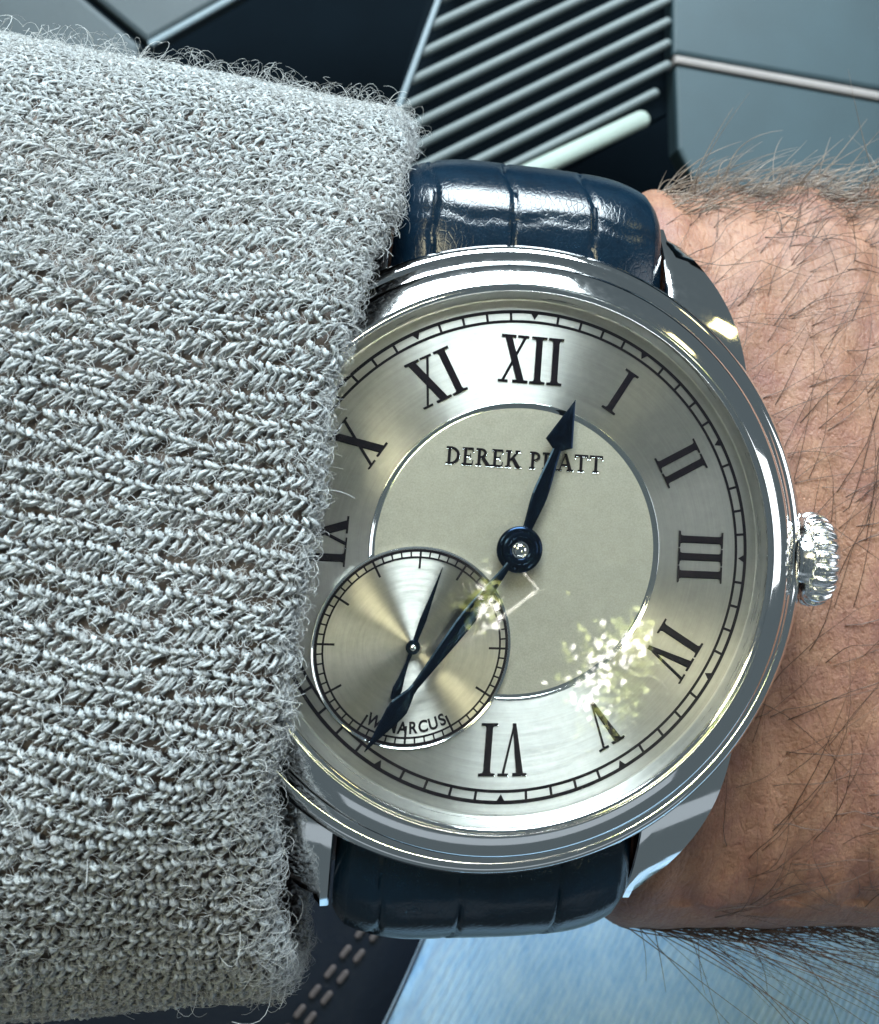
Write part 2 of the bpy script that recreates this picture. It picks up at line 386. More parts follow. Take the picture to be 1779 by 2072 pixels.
for hr, txt in ((12, 'XII'), (1, 'I'), (2, 'II'), (3, 'III'), (4, 'IV'), (5, 'V'), (6, 'VI'), (9, 'IX'), (10, 'X'), (11, 'XI')):
    mb = MB(); lb = MB(); a = -math.radians(30 * hr)
    for q, s in enumerate(numeral_strokes(txt)):
        s = rot2(s, a); mb.prism(s, -.01, .075 + .003 * q); lip(lb, s, .006, .055)
    o = mb.build('numeral', M['black'], dial); lb.build('numeral_edge', M['steel'], dial) if False else None
    if lb.V:
        lm_ = lb.build('engraved_edge', M['steel'], o)
# --- minute track, with markers
TR0, TR1 = 15.32, 16.0
def ring_strip(mb, r0, r1, z0, z1, a0=0, a1=2 * math.pi, seg=240, c=(0, 0)):
    th = np.linspace(a0, a1, seg + 1)
    V = np.concatenate([np.stack([c[0] + r * np.cos(th), c[1] + r * np.sin(th), np.full_like(th, z)], -1) for r, z in ((r0, z0), (r0, z1), (r1, z1), (r1, z0))])
    n = seg + 1; F = []
    for k in range(seg):
        for q in range(3): F.append([q * n + k, q * n + k + 1, (q + 1) * n + k + 1, (q + 1) * n + k][::-1])
    mb.add(V, F)
mb = MB(); ring_strip(mb, TR1 - .115, TR1 + .105, -.01, .022); mb.build('minute_track_ring', M['black'], dial, True, 40)
mb = MB(); ring_strip(mb, TR0 - .09, TR0 + .09, -.01, .022); mb.build('minute_track_ring', M['black'], dial, True, 40)
tick_me = None; tri_me = None
for k in range(60):
    a = -math.radians(6 * k)
    if k % 5:
        mb = MB(); mb.prism([(-.085, TR0), (.085, TR0), (.085, TR1), (-.085, TR1)], -.01, .019)
        if tick_me is None:
            o = mb.build('minute_tick', M['black'], dial); tick_me = o.data
        else: o = link('minute_tick', tick_me, None, dial)
    else:
        mb = MB(); mb.prism([(-.30, TR1 - .02), (.30, TR1 - .02), (0, TR1 - .52)], -.01, .026)
        if tri_me is None:
            o = mb.build('five_minute_marker', M['black'], dial); tri_me = o.data
        else: o = link('five_minute_marker', tri_me, None, dial)
    o.rotation_euler = (0, 0, a)

# --- maker's name, drawn as small serif capitals
def arc_pts(cx, cy, rx, ry, a0, a1, n): return [(cx + rx * math.cos(math.radians(a0 + (a1 - a0) * i / n)), cy + ry * math.sin(math.radians(a0 + (a1 - a0) * i / n))) for i in range(n + 1)]
def bowl(cx, cy, rx, ry, t1, t2, a0, a1, n=10):
    o = arc_pts(cx, cy, rx, ry, a0, a1, n); i = arc_pts(cx, cy, rx - t1, ry - t2, a0, a1, n); return [[o[k], o[k + 1], i[k + 1], i[k]] for k in range(n)]
def letter(c):
    """capital height 1, returns convex strokes and advance width"""
    st, T, t = .07, .17, .07
    bar = lambda x: [[(x - T / 2, 0), (x + T / 2, 0), (x + T / 2, 1), (x - T / 2, 1)]]
    ser = lambda x, y, w=.34: [[(x - w / 2, y), (x + w / 2, y), (x + w / 2, y + st), (x - w / 2, y + st)]]
    if c == 'D': return bar(.2) + ser(.18, 0) + ser(.18, 1 - st) + bowl(.26, .5, .56, .5, T, st, -90, 90, 14), .90
    if c == 'E': return bar(.2) + ser(.18, 0) + ser(.18, 1 - st) + [[(.2, 0), (.66, 0), (.70, .26), (.64, .26), (.60, st), (.2, st)], [(.2, 1 - st), (.60, 1 - st), (.62, .78), (.68, .78), (.66, 1), (.2, 1)], [(.2, .48), (.5, .48), (.5, .55), (.2, .55)], [(.48, .38), (.53, .38), (.53, .66), (.48, .66)]], .78
    if c in 'PR':
        s = bar(.2) + ser(.18, 0) + ser(.18, 1 - st) + bowl(.28, .735, .36, .265, T * .95, st, -90, 90, 12)
        if c == 'R': s += [[(.30, .50), (.50, .50), (.90, 0), (.66, 0)], [(.64, 0), (.96, 0), (.96, .05), (.64, .05)]]
        return s, .90 if c == 'R' else .74
    if c == 'K': return bar(.2) + ser(.18, 0) + ser(.18, 1 - st) + [[(.26, .44), (.34, .40), (.78, .96), (.66, .96)], [(.34, .56), (.48, .66), (.92, 0), (.68, 0)], [(.58, 1 - st), (.9, 1 - st), (.9, 1), (.58, 1)], [(.64, 0), (.98, 0), (.98, .06), (.64, .06)]], .95
    if c == 'A': return [[(.10, 0), (.17, 0), (.50, 1), (.44, .98)], [(.38, 1), (.54, 1), (.90, 0), (.68, 0)], [(.22, .30), (.70, .30), (.68, .37), (.24, .37)], [(0, 0), (.28, 0), (.28, .05), (0, .05)], [(.58, 0), (1.0, 0), (1.0, .05), (.58, .05)]], .98
    if c == 'T': return [[(.34, 0), (.51, 0), (.51, 1), (.34, 1)], [(.24, 0), (.61, 0), (.61, st), (.24, st)], [(.02, 1 - st), (.83, 1 - st), (.83, 1), (.02, 1)], [(.0, .76), (.06, .76), (.10, 1), (.02, 1)], [(.85, .76), (.79, .76), (.75, 1), (.83, 1)]], .88
    return [], .42
txt = 'DEREK PRATT'; hgt = 1.12; x = 0; items = []
for c in txt:
    s, w = letter(c)
    if s: items.append((s, x))
    x += w + .045
tot = x - .045; sx = 10.75 / tot
rows = []
for s, x0 in items:
    mb = MB(); lb = MB()
    for q, poly in enumerate(s):
        p = [((px + x0 - tot / 2) * sx + .1, py * hgt + 5.36) for px, py in poly]
        mb.prism(p, -.15, -.055 + .002 * (q % 5)); lip(lb, p, -.132, .075)
    o = mb.build('name_letter', M['black'], dial)
    if lb.V: lb.build('engraved_edge', M['steel'], o)

# --- small seconds
sub = lathe('seconds_dial', [(.001, .05), (3, .05), (6.18, .05)], M['subdial'], watch, 256, centre=SUB, sharp=30)
lathe('seconds_dial_rim', [(6.15, .048), (6.20, .06), (6.25, .085), (6.29, .13), (6.31, .13), (6.33, -.1)], M['steel'], sub, 256, centre=SUB, sharp=60)
for r, w in ((6.06, .09), (5.62, .06)):
    mb = MB(); ring_strip(mb, r - w, r + w, .045, .068, seg=200, c=SUB); mb.build('seconds_track_ring', M['black'], sub, True, 40)
me1 = me2 = None
for k in range(60):
    a = -math.radians(6 * k)
    if k % 5 == 0:
        if me1 is None:
            mb = MB(); mb.prism([(-.07, 4.9), (.07, 4.9), (.07, 6.08), (-.07, 6.08)], .04, .064); me1 = mb.build('five_second_tick', M['black'], sub); o = me1; me1 = o.data
        else: o = link('five_second_tick', me1, None, sub)
    else:
        if me2 is None:
            mb = MB(); mb.prism([(-.052, 5.62), (.052, 5.62), (.052, 6.08), (-.052, 6.08)], .04, .064); o = mb.build('second_tick', M['black'], sub); me2 = o.data
        else: o = link('second_tick', me2, None, sub)
    o.location = Vector((SUB[0], SUB[1], 0)) * MM; o.rotation_euler = (0, 0, a)
# lettering along the foot of the small dial
def text_mesh(ch, size):
    cu = bpy.data.curves.new('t', 'FONT'); cu.body = ch; cu.size = size; cu.align_x = 'CENTER'; cu.extrude = .008; cu.offset = .030
    ob = bpy.data.objects.new('t', cu); SC.collection.objects.link(ob)
    dg = bpy.context.evaluated_depsgraph_get(); me = bpy.data.meshes.new_from_object(ob.evaluated_get(dg))
    bpy.data.objects.remove(ob); bpy.data.curves.remove(cu); return me
pos = [('W', -23.5), ('M', -10.2), ('A', -2.5), ('R', 4.9), ('C', 12.3), ('U', 19.7), ('S', 26.5)]
for ch, deg in pos:
    me = text_mesh(ch, 1.02)
    n = len(me.vertices); co = np.empty(n * 3, np.float32); me.vertices.foreach_get('co', co); co = co.reshape(-1, 3)
    a = math.radians(deg); r = 5.36
    X = co[:, 0] * .86; Y = co[:, 1] - r
    V = np.stack([SUB[0] + X * math.cos(a) - Y * math.sin(a), SUB[1] + X * math.sin(a) + Y * math.cos(a), co[:, 2] + .062], -1) * MM
    me.vertices.foreach_set('co', V.astype(np.float32).ravel()); me.update(); me.materials.clear()
    link('name_letter', me, M['black'], sub)

# --- hands: ridged blades, lathe-turned hubs
def hand(name, stations, ang, c, z, th=.14, ridge=.07):
    mb = MB(); V = []; F = []
    for s, w, *rz in stations:
        rr = ridge * min(1, w / .4) if not rz else rz[0]
        cw = min(.11, w * .45)
        V += [(-w, s, z), (-w, s, z + th * .55), (-w + cw, s, z + th * .55 + cw * .40), (0, s, z + th * .6 + cw * .4 + rr * .6), (w - cw, s, z + th * .55 + cw * .40), (w, s, z + th * .55), (w, s, z)]
    n = len(stations)
    for i in range(n - 1):
        for k in range(6):
            F.append([i * 7 + k, i * 7 + k + 1, (i + 1) * 7 + k + 1, (i + 1) * 7 + k][::-1])
        F.append([i * 7, i * 7 + 6, (i + 1) * 7 + 6, (i + 1) * 7])
    F.append(list(range(7))); F.append([7 * (n - 1) + k for k in range(6, -1, -1)])
    V = np.array(V); a = -math.radians(ang)
    X = c[0] + V[:, 0] * math.cos(a) - V[:, 1] * math.sin(a); Y = c[1] + V[:, 0] * math.sin(a) + V[:, 1] * math.cos(a)
    mb.add(np.stack([X, Y, V[:, 2]], -1), F); return mb.build(name, M['blued'], watch, False)
hh = hand('hour_hand', [(1.2, .32), (1.6, .33), (2.3, .40), (3.2, .50), (3.75, .53), (4.3, .51), (5.2, .44), (6.2, .35), (7.0, .30), (7.02, .34), (7.45, .98, .05), (8.2, .75), (9.2, .44), (10.2, .13), (10.6, .02)], 17.0, (0, 0), .62)
lathe('hour_hand_hub', [(.5, .5), (1.46, .5), (1.52, .56), (1.53, .74), (1.46, .86), (1.3, .90), (1.1, .90), (.98, .84), (.9, .80), (.5, .80)][::-1], M['blued'], hh, 96, sharp=50, flip=True)
mh = hand('minute_hand', [(.9, .22), (1.5, .22), (2.4, .30), (3.8, .43), (5.2, .52), (6.0, .52), (7.4, .44), (9.0, .33), (10.6, .24), (11.0, .27), (11.7, .50), (12.15, .63), (12.6, .60), (13.6, .40), (14.6, .18), (15.2, .07), (15.42, .03)], 214.9, (0, 0), .98)
lathe('minute_hand_hub', [(.4, .93), (1.1, .93), (1.16, 1.0), (1.15, 1.12), (1.0, 1.18), (.62, 1.18), (.55, 1.1), (.5, 1.0)][::-1], M['blued'], mh, 96, sharp=50, flip=True)
lathe('centre_pin', [(.001, 1.33), (.2, 1.32), (.36, 1.26), (.44, 1.16), (.47, 1.10), (.55, 1.12), (.56, .9)], M['steel'], mh, 64, sharp=60)
sh = hand('seconds_hand', [(-3.5, .05), (-3.3, .22), (-2.7, .32), (-2.0, .2), (-1.0, .10), (-.4, .14), (0, .17), (.6, .17), (1.8, .22), (3.2, .13), (5.0, .04), (5.28, .02)], 16.2, SUB, .34, .08, .06)
lathe('seconds_hand_hub', [(.001, .62), (.16, .61), (.22, .56), (.24, .5), (.42, .5), (.46, .44), (.46, .3)], M['blued'], sh, 64, centre=SUB, sharp=40)
lathe('seconds_pin', [(.001, .68), (.12, .66), (.19, .60), (.2, .5)], M['steel'], sh, 32, centre=SUB, sharp=60)

# --- crown: fluted
def make_crown():
    nf = 22; per = 16; n = nf * per; th = np.linspace(0, 2 * np.pi, n, endpoint=False)
    fl = smoothstep(.5 - .8 * np.cos(nf * th))
    prof = [(21.26, .001, 0), (21.28, 2.2, 0), (21.3, 2.9, .0), (21.4, 3.15, .5), (21.6, 3.32, 1), (22.1, 3.44, 1), (22.6, 3.36, 1), (23.0, 3.18, 1), (23.28, 2.9, .9), (23.42, 2.6, .5), (23.48, 2.2, .15), (23.5, 1.6, 0), (23.52, .001, 0)]
    V = []
    for x, r, f in prof:
        rr = r - .30 * f * fl
        V.append(np.stack([np.full(n, x), rr * np.cos(th) + .0, -2.9 + rr * np.sin(th)], -1))
    o = mesh_np('crown', np.concatenate(V), grid_faces(len(prof), n, True)[:, ::-1], M['crown'], watch, True, 60)
    prof = [(20.6, 1.9), (21.35, 1.9), (21.4, 1.5), (21.6, 1.5), (21.62, 1.75), (21.76, 1.75)]
    th = np.linspace(0, 2 * np.pi, 64, endpoint=False)
    V = np.concatenate([np.stack([np.full(64, x), r * np.cos(th), -2.9 + r * np.sin(th)], -1) for x, r in prof])
    mesh_np('crown_tube', V, grid_faces(len(prof), 64, True)[:, ::-1], M['steel'], o, True, 40)
make_crown()

# --- lugs
def make_lug(sx, sy):
    ys = np.linspace(0, 1, 17); V = []
    for k, u in enumerate(ys):
        Y = 13.5 + 11.3 * u
        xi = 10.25; xo = 16.6 - 1.2 * u - 4.3 * u ** 2.3
        if u > .93: xo = min(xo, 11.3)
        zt = -1.7 - 1.0 * u - 4.5 * u ** 2.4; zb = -7.6 - 1.8 * u
        rid = xi + .55 + .5 * (1 - u); drop = .7 + .9 * u * (1 - u) * 2
        xo = max(xo, rid + .4)
        V += [(xi, Y, zb), (xi, Y, zt - .10), (xi + .10, Y, zt), (rid, Y, zt + .05), (xo - .15, Y, zt - drop), (xo, Y, zt - drop - .3), (xo + .12, Y, (zt - drop + zb) / 2), (xo - .4, Y, zb)]
    n = 8; nU = len(ys); F = grid_faces(nU, n, True).tolist()
    F.append(list(range(n))[::-1]); F.append([(nU - 1) * n + k for k in range(n)])
    V = np.array(V) * np.array([sx, sy, 1])
    if sx * sy < 0: F = [f[::-1] for f in F]
    mesh_np('lug', V, F, M['steel'], watch, True, 28)
for sx_ in (1, -1):
    for sy_ in (1, -1): make_lug(sx_, sy_)

# --- strap halves: padded, embossed with alligator scales
def strap(sgn, name):
    ctrl = np.array([(18.6, -4.9), (21.5, -4.9), (23.9, -5.35), (25.7, -7.0), (27.0, -10.0), (27.9, -14.0), (28.6, -19), (28.7, -24), (28.2, -29), (27, -34.5), (22.5, -39.5), (16, -43), (8, -45), (0, -45.6)])
    if sgn < 0:
        ctrl = np.array([(18.6, -4.9), (21.2, -4.9), (23.2, -5.5), (24.7, -7.8), (25.8, -11.6), (26.8, -16), (27.4, -20), (27.8, -24), (27.6, -29), (26.5, -34.5), (22.5, -39.5), (16, -43), (8, -45), (0, -45.8)])
    # resample by arc length with Catmull-Rom
    pts = []
    for i in range(len(ctrl) - 1):
        p0, p1, p2, p3 = ctrl[max(i - 1, 0)], ctrl[i], ctrl[i + 1], ctrl[min(i + 2, len(ctrl) - 1)]
        for k in range(20):
            t = k / 20; pts.append(.5 * ((2 * p1) + (-p0 + p2) * t + (2 * p0 - 5 * p1 + 4 * p2 - p3) * t * t + (-p0 + 3 * p1 - 3 * p2 + p3) * t ** 3))
    pts = np.array(pts); s = np.r_[0, np.cumsum(np.linalg.norm(np.diff(pts, axis=0), axis=1))]
    nS = 240; S = np.linspace(0, s[-1], nS); C = np.stack([np.interp(S, s, pts[:, 0]), np.interp(S, s, pts[:, 1])], -1)
    T = np.gradient(C, axis=0); T /= np.linalg.norm(T, axis=1, keepdims=True); Nn = np.stack([-T[:, 1], T[:, 0]], -1)
    nW = 90; u = np.linspace(-1, 1, nW)
    half = 10.05 - 2.0 * smoothstep(S / 70)
    pad = 1.0 - .5 * smoothstep(S / 40)
    gx = [-7.6, -1.9, 4.1] if sgn > 0 else [-7.2, -2.0, 4.6]
    V = []
    for i in range(nS):
        x = u * half[i]; wig = .35 * math.sin(S[i] * .55) + .2 * math.sin(S[i] * 1.3 + 1)
        h = .95 + (1.6 * pad[i]) * (1 - np.abs(u) ** 4.2)
        edge = np.clip((1 - np.abs(u)) / .09, 0, 1); h = h * (.35 + .65 * np.sqrt(edge))
        g = np.zeros(nW)
        for c0 in gx: g += 1.1 * np.exp(-((x - c0 - wig) / .13) ** 2)
        for q, s0 in enumerate(np.array([4.2, 21.5, 29.8, 33.6, 41.2, 49])):
            g += (.9 if q else .35) * np.exp(-((S[i] - s0 - (.8 if q else .2) * np.sin(x * .5 + q * 2) - (.35 if q else .1) * np.sin(x * 1.7 + q)) / .20) ** 2)
        puff = .10 * np.cos((x - 1) * math.pi / 3.0)
        h = h - .26 * np.clip(g, 0, 1) + puff * .15
        P = C[i] + Nn[i] * h[:, None]
        V.append(np.stack([x, P[:, 0] * sgn, P[:, 1]], -1))
    V = np.array(V)
    top = V.reshape(-1, 3)
    bot = np.stack([np.outer(half, u), np.repeat((C - Nn * .5)[:, 0:1], nW, 1) * sgn, np.repeat((C - Nn * .5)[:, 1:2], nW, 1)], -1).reshape(-1, 3)
    nT = nS * nW; f = grid_faces(nS, nW)
    side = []
    for j, fl in ((0, False), (nW - 1, True)):
        a = np.arange(nS - 1) * nW + j; q = np.stack([a, a + nW, a + nW + nT, a + nT], -1); side.append(q if fl else q[:, ::-1])
    e = np.arange(nW - 1); side.append(np.stack([e, e + 1, e + 1 + nT, e + nT], -1))
    F = np.concatenate([f, f[:, ::-1] + nT] + side)
    if sgn > 0: F = F[:, ::-1]
    mesh_np(name, np.concatenate([top, bot]), F, M['leather'], watch, True, 60)
strap(1, 'strap'); strap(-1, 'strap')

# ================================================================== PERSON: forearm, sleeve, jeans
person = tag(empty('person', (0, 0, -26)), 'person in a grey wool sweater and light blue jeans, hairy wrist bearing the watch', 'person')
def skin_pt(X, th):
    """th: 0 = +Y side, pi/2 = top; returns points and outward normals"""
    X = np.asarray(X, float); th = np.asarray(th, float)
    def P(X, th):
        g = smoothstep((X - 5.5) / 9)
        aT = 27.6 + 5.0 * g + .10 * np.maximum(X - 15, 0); aB = 26.8 + 6.0 * g + .02 * np.maximum(X - 15, 0)
        a = np.where(np.cos(th) > 0, aT, aB)
        zt = -8.9 + .04 * np.maximum(X - 22, 0) - .5 * np.exp(-((X - 22) / 5) ** 2); zc = -23.0; bt = zt - zc; bb = 20.0
        n = 2.35; c, s = np.cos(th), np.sin(th)
        Y = a * np.sign(c) * np.abs(c) ** (2 / n); Z = zc + np.where(s > 0, bt, bb) * np.sign(s) * np.abs(s) ** (2 / n)
        # low bumps: tendons, bone, pinched skin near the far edge
        w = np.exp(-((th - .35) / .42) ** 2)
        bmp = w * (1.5 * np.exp(-((X - 12.5) / 2.6) ** 2) + 1.3 * np.exp(-((X - 20.5) / 2.3) ** 2) + 2.0 * np.exp(-((X - 28.) / 3.4) ** 2) + 1.9 * np.exp(-((X - 36.5) / 3.0) ** 2) - 1.2)
        bmp += np.where(th > 2.6, .25, 1.) * (.35 * np.sin(X * .55 + 2.2 * th) * np.sin(th * 5 + .2 * X) + .12 * np.sin(X * 1.3 - th * 7)) + np.where(th > 2.6, .02, .10) * np.sin(X * 2.1 + th * 3) * np.cos(th * 13)
        fade = smoothstep((X - 11) / 4)
        return X, Y + np.cos(th) * bmp * fade, Z + np.sin(th) * bmp * fade
    x, y, z = P(X, th); e = 1e-3
    x1, y1, z1 = P(X, th + e); x2, y2, z2 = P(X + e, th)
    A = np.stack([x1 - x, y1 - y, z1 - z], -1); B = np.stack([x2 - x, y2 - y, z2 - z], -1)
    n = np.cross(B, A); n = -n; n /= np.linalg.norm(n, axis=-1, keepdims=True) + 1e-12
    p = np.stack([x, y, z], -1)
    flip = np.sum(n * (p - np.array([0, 0, -25.]) * np.array([0, 1, 1]) - p * np.array([1, 0, 0])), -1) < 0
    n[flip] *= -1
    return p, n
xs = np.concatenate([np.linspace(-85, 8, 40), np.linspace(8.6, 62, 170), np.linspace(63, 95, 20)])
th = np.linspace(0, 2 * np.pi, 360, endpoint=False)
P, _ = skin_pt(np.repeat(xs[:, None], 360, 1), np.repeat(th[None], len(xs), 0))
capc = P.mean(axis=1, keepdims=True)
ends = []
for k, sc_ in ((2, .97), (5, .85), (7, .6), (8, .0)):
    q = capc[-1:] + (P[-1:] - capc[-1:]) * sc_; q[..., 0] += k; ends.append(q)
P = np.concatenate([P] + ends)
mesh_np('forearm', P.reshape(-1, 3), grid_faces(len(P), 360, True), M['skin'], person, True)

def hairs(name, mat, n, xr, thr, L, dirf, lift, r, curl=.25, K=9):
    X0 = RNG.uniform(*xr, n); T0 = RNG.uniform(*thr, n); Ln = RNG.uniform(*L, n)
    ang = np.radians(dirf(n)); s = np.linspace(0, 1, K)[None]
    bend = RNG.randn(n, 1) * curl
    a = ang[:, None] + bend * 2.2 * s
    st = Ln[:, None] / (K - 1)
    dx = np.cumsum(np.cos(a) * st, 1) - np.cos(a[:, :1]) * st; dy = np.cumsum(np.sin(a) * st, 1) - np.sin(a[:, :1]) * st
    p, nn = skin_pt(X0[:, None] + dx, T0[:, None] - dy * 0 + dy * 0)    # walk along the arm
    # walk round the arm: arc length to angle (about 30 mm radius)
    p, nn = skin_pt(X0[:, None] + dx, T0[:, None] - dy / 27.0)
    lf = lift[0] + (lift[1] - lift[0]) * RNG.rand(n, 1)
    hgt = lf * np.sin(s * math.pi * RNG.uniform(.45, .95, (n, 1))) + .03
    p = p + nn * hgt[..., None]
    p += np.cumsum(RNG.randn(n, K, 3) * .05, 1) * s[..., None]
    rr = r * RNG.uniform(.7, 1.25, (n, 1)) * (1 - .75 * s ** 1.5)
    V, F = sweep(p, rr, 4); return V, F
def join(name, parts, mat, parent, kind='stuff'):
    V = []; F = []; o = 0
    for v, f in parts: V.append(v); F.append(f + o); o += len(v)
    ob = mesh_np(name, np.concatenate(V), np.concatenate(F), mat, parent, True); ob['kind'] = kind; return ob
D = lambda m_, s_: (lambda n: RNG.normal(m_, s_, n))
parts = [hairs('', None, 270, (12, 52), (.45, 1.7), (6, 15), D(42, 24), (.4, 1.6), .034),
         hairs('', None, 270, (20, 58), (1.4, 2.7), (6, 16), D(38, 30), (.3, 1.5), .032),
         hairs('', None, 160, (14, 50), (.2, .7), (4, 9), D(35, 35), (.4, 2.0), .034)]
join('arm_hair', parts, M['hair'], person)
# free-standing hairs along both outlines of the wrist
def fringe(n, xr, thr, L, out, along, drop, r, K=10, curl=.5):
    X0 = RNG.uniform(*xr, n); T0 = RNG.uniform(*thr, n); p, nn = skin_pt(X0, T0)
    Ln = RNG.uniform(*L, n) * RNG.uniform(.5, 1, n); s = np.linspace(0, 1, K)
    d0 = nn * out + np.array([along, 0, 0]) + RNG.randn(n, 3) * np.array([.35, .25, .25])
    d1 = np.array(drop) + RNG.randn(n, 3) * curl
    d0 /= np.linalg.norm(d0, axis=1, keepdims=True)
    path = p[:, None] + (d0[:, None] * s[None, :, None] + d1[:, None] * (s ** 2)[None, :, None] * .5) * Ln[:, None, None]
    rr = r * RNG.uniform(.7, 1.2, (n, 1)) * (1 - .7 * s[None] ** 1.5)
    return sweep(path, rr, 4)
join('arm_hair', [fringe(260, (14, 50), (.0, .35), (4, 10), .8, .55, (.9, -.5, .0), .055),
                  fringe(150, (13, 40), (.1, .5), (3, 6), .55, .8, (.5, -.3, .1), .05),
                  fringe(6, (26, 50), (.1, .3), (11, 13), 1.1, .15, (.2, 0, .2), .06, curl=.3)], M['hair_pale'], person)
join('arm_hair', [fringe(420, (9, 62), (2.9, 3.3), (8, 22), .40, 1.8, (.7, .1, .1), .05, K=12, curl=.75),
                  fringe(5, (11, 30), (3.05, 3.3), (8, 15), .8, .6, (.3, .2, .2), .045, K=14, curl=.9)], M['hair'], person)

# --- sleeve surface
ZC = -24.0; ER = 1.45
def sect(X, ph):
    """outer section of the sleeve; ph 0 = +Y, pi/2 = top"""
    d = np.maximum(-13 - X, -3)
    a = np.where(np.cos(ph) > 0, 35.0 + .07 * d, 34.0 + .02 * d)
    zt = 5.3 - .02 * d; c, s = np.cos(ph), np.sin(ph); n = 2.45
    Y = a * np.sign(c) * np.abs(c) ** (2 / n); Z = ZC + np.where(s > 0, zt - ZC, 22.) * np.sign(s) * np.abs(s) ** (2 / n)
    w = .55 * np.sin(X * .22 + 3 * ph) + .35 * np.sin(X * .41 - 5 * ph + 1) + .25 * np.sin(9 * ph + X * .15) + .9 * np.exp(-((ph - 2.1) / .25) ** 2) * np.sin(X * .12)
    w = w * s ** 2
    return Y + c * w, Z + s * w
def edge_x(ph):
    Y = 33 * np.sign(np.cos(ph)) * np.abs(np.cos(ph)) ** .82
    return -13.7 + 3.7 * smoothstep((Y + 2) / 32) - .2 * smoothstep(-Y / 20) + 1.5 * smoothstep((-Y - 22) / 8) + .3 * np.sin(ph * 9) + .18 * np.sin(ph * 21 + 1)
def SL(t, ph, lift=0.0):
    t = np.asarray(t, float); ph = np.asarray(ph, float); ph = np.broadcast_to(ph, np.broadcast(t, ph).shape); t = np.broadcast_to(t, ph.shape)
    q = ER * math.pi / 2; al = np.clip(t / ER, -math.pi / 2, math.pi / 2)
    Xe = edge_x(ph)
    X = np.where(t > q, Xe - ER - (t - q), np.where(t < -q, Xe - ER - (-t - q), Xe - ER + ER * np.cos(al)))
    dep = np.where(t > q, 0, np.where(t < -q, 2 * ER, ER * (1 - np.sin(al))))
    y, z = sect(X, ph); e = 1e-3; y2, z2 = sect(X, ph + e)
    ty, tz = y2 - y, z2 - z; L = np.hypot(ty, tz) + 1e-12; ny, nz = tz / L, -ty / L
    # outward profile normal also turns towards the hand round the folded edge
    nx = np.where(np.abs(t) > q, 0, np.cos(al)); nr = np.where(t > q, 1, np.where(t < -q, -1, np.sin(al)))
    lift = np.asarray(lift, float)
    P = np.stack([X + nx * lift, y - ny * dep + ny * nr * lift, z - nz * dep + nz * nr * lift], -1)
    return P, np.stack([nx, ny * nr, nz * nr], -1)
phs = np.linspace(0, 2 * np.pi, 420, endpoint=False)
ts = np.concatenate([np.linspace(-30, -3, 12), np.linspace(-2.8, 2.8, 24), np.linspace(3.2, 80, 120)])
P, _ = SL(ts[:, None], phs[None], -.32)
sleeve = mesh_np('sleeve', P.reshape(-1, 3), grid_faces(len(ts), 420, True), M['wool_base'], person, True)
# arc-length table for the ribs
pp = np.linspace(-.75, math.pi + .75, 2000); y_, z_ = sect(np.full_like(pp, -25.), pp); sl = np.r_[0, np.cumsum(np.hypot(np.diff(y_), np.diff(z_)))]
def arc2ph(s): return np.interp(s, sl, pp)
PITCH, STP = 1.46, .54
nr = int(sl[-1] / PITCH); nst = 80
J, I_ = np.meshgrid(np.arange(nr), np.arange(nst), indexing='ij'); J = J.ravel(); I_ = I_.ravel()
t0 = -1.9 + I_ * STP + RNG.randn(len(I_)) * .08 + .6 * RNG.rand(nr)[J]; v0 = (J + .5) * PITCH
def rib_v(t, v): return v - .09 * (t - 18) + .35 * np.sin(t * .16 + v * .09) + .16 * np.sin(t * .7 + v * 1.7) + .22 * np.sin(t * .33 - v * .6)
strands = []; K = 5; s = np.linspace(0, 1, K)[None]
for side in (-1, 1):
    if side < 0: vo, vi, hgt, ln = -.63, .27, .46, .74     # long slanting leg
    else: vo, vi, hgt, ln = .57, .20, .50, .42               # short round leg
    # v grows from +Y towards -Y, so the sign is turned round here
    jit = RNG.randn(len(t0), 1) * .09; jl = RNG.uniform(.75, 1.3, (len(t0), 1))
    phb = RNG.rand(len(t0), 1) * 6.28
    for st in (0, 1, 2):
        ph0 = phb + st * 2.09 + RNG.randn(len(t0), 1) * .3
        t = t0[:, None] + ln * jl * (1 - s) - .35 + .085 * np.cos(ph0 + s * 5)
        v = v0[:, None] - (vo + (vi - vo) * s) + jit + .09 * np.sin(ph0 + s * 5)
        h = -.22 + hgt * np.sin(np.pi * (.15 + .75 * s)) + .09 * np.cos(ph0 + s * 5) + RNG.randn(len(t0), 1) * .07
        vv = rib_v(t, v); P, _ = SL(t, arc2ph(vv), h)
        rad = (.102 if side < 0 else .122) * RNG.uniform(.75, 1.2, (len(t0), 1)) * (.55 + .6 * np.sin(np.pi * np.clip(s, .04, .96)))
        strands.append(sweep(P, rad, 4))
join('yarn_stitches', strands, M['wool'], sleeve)
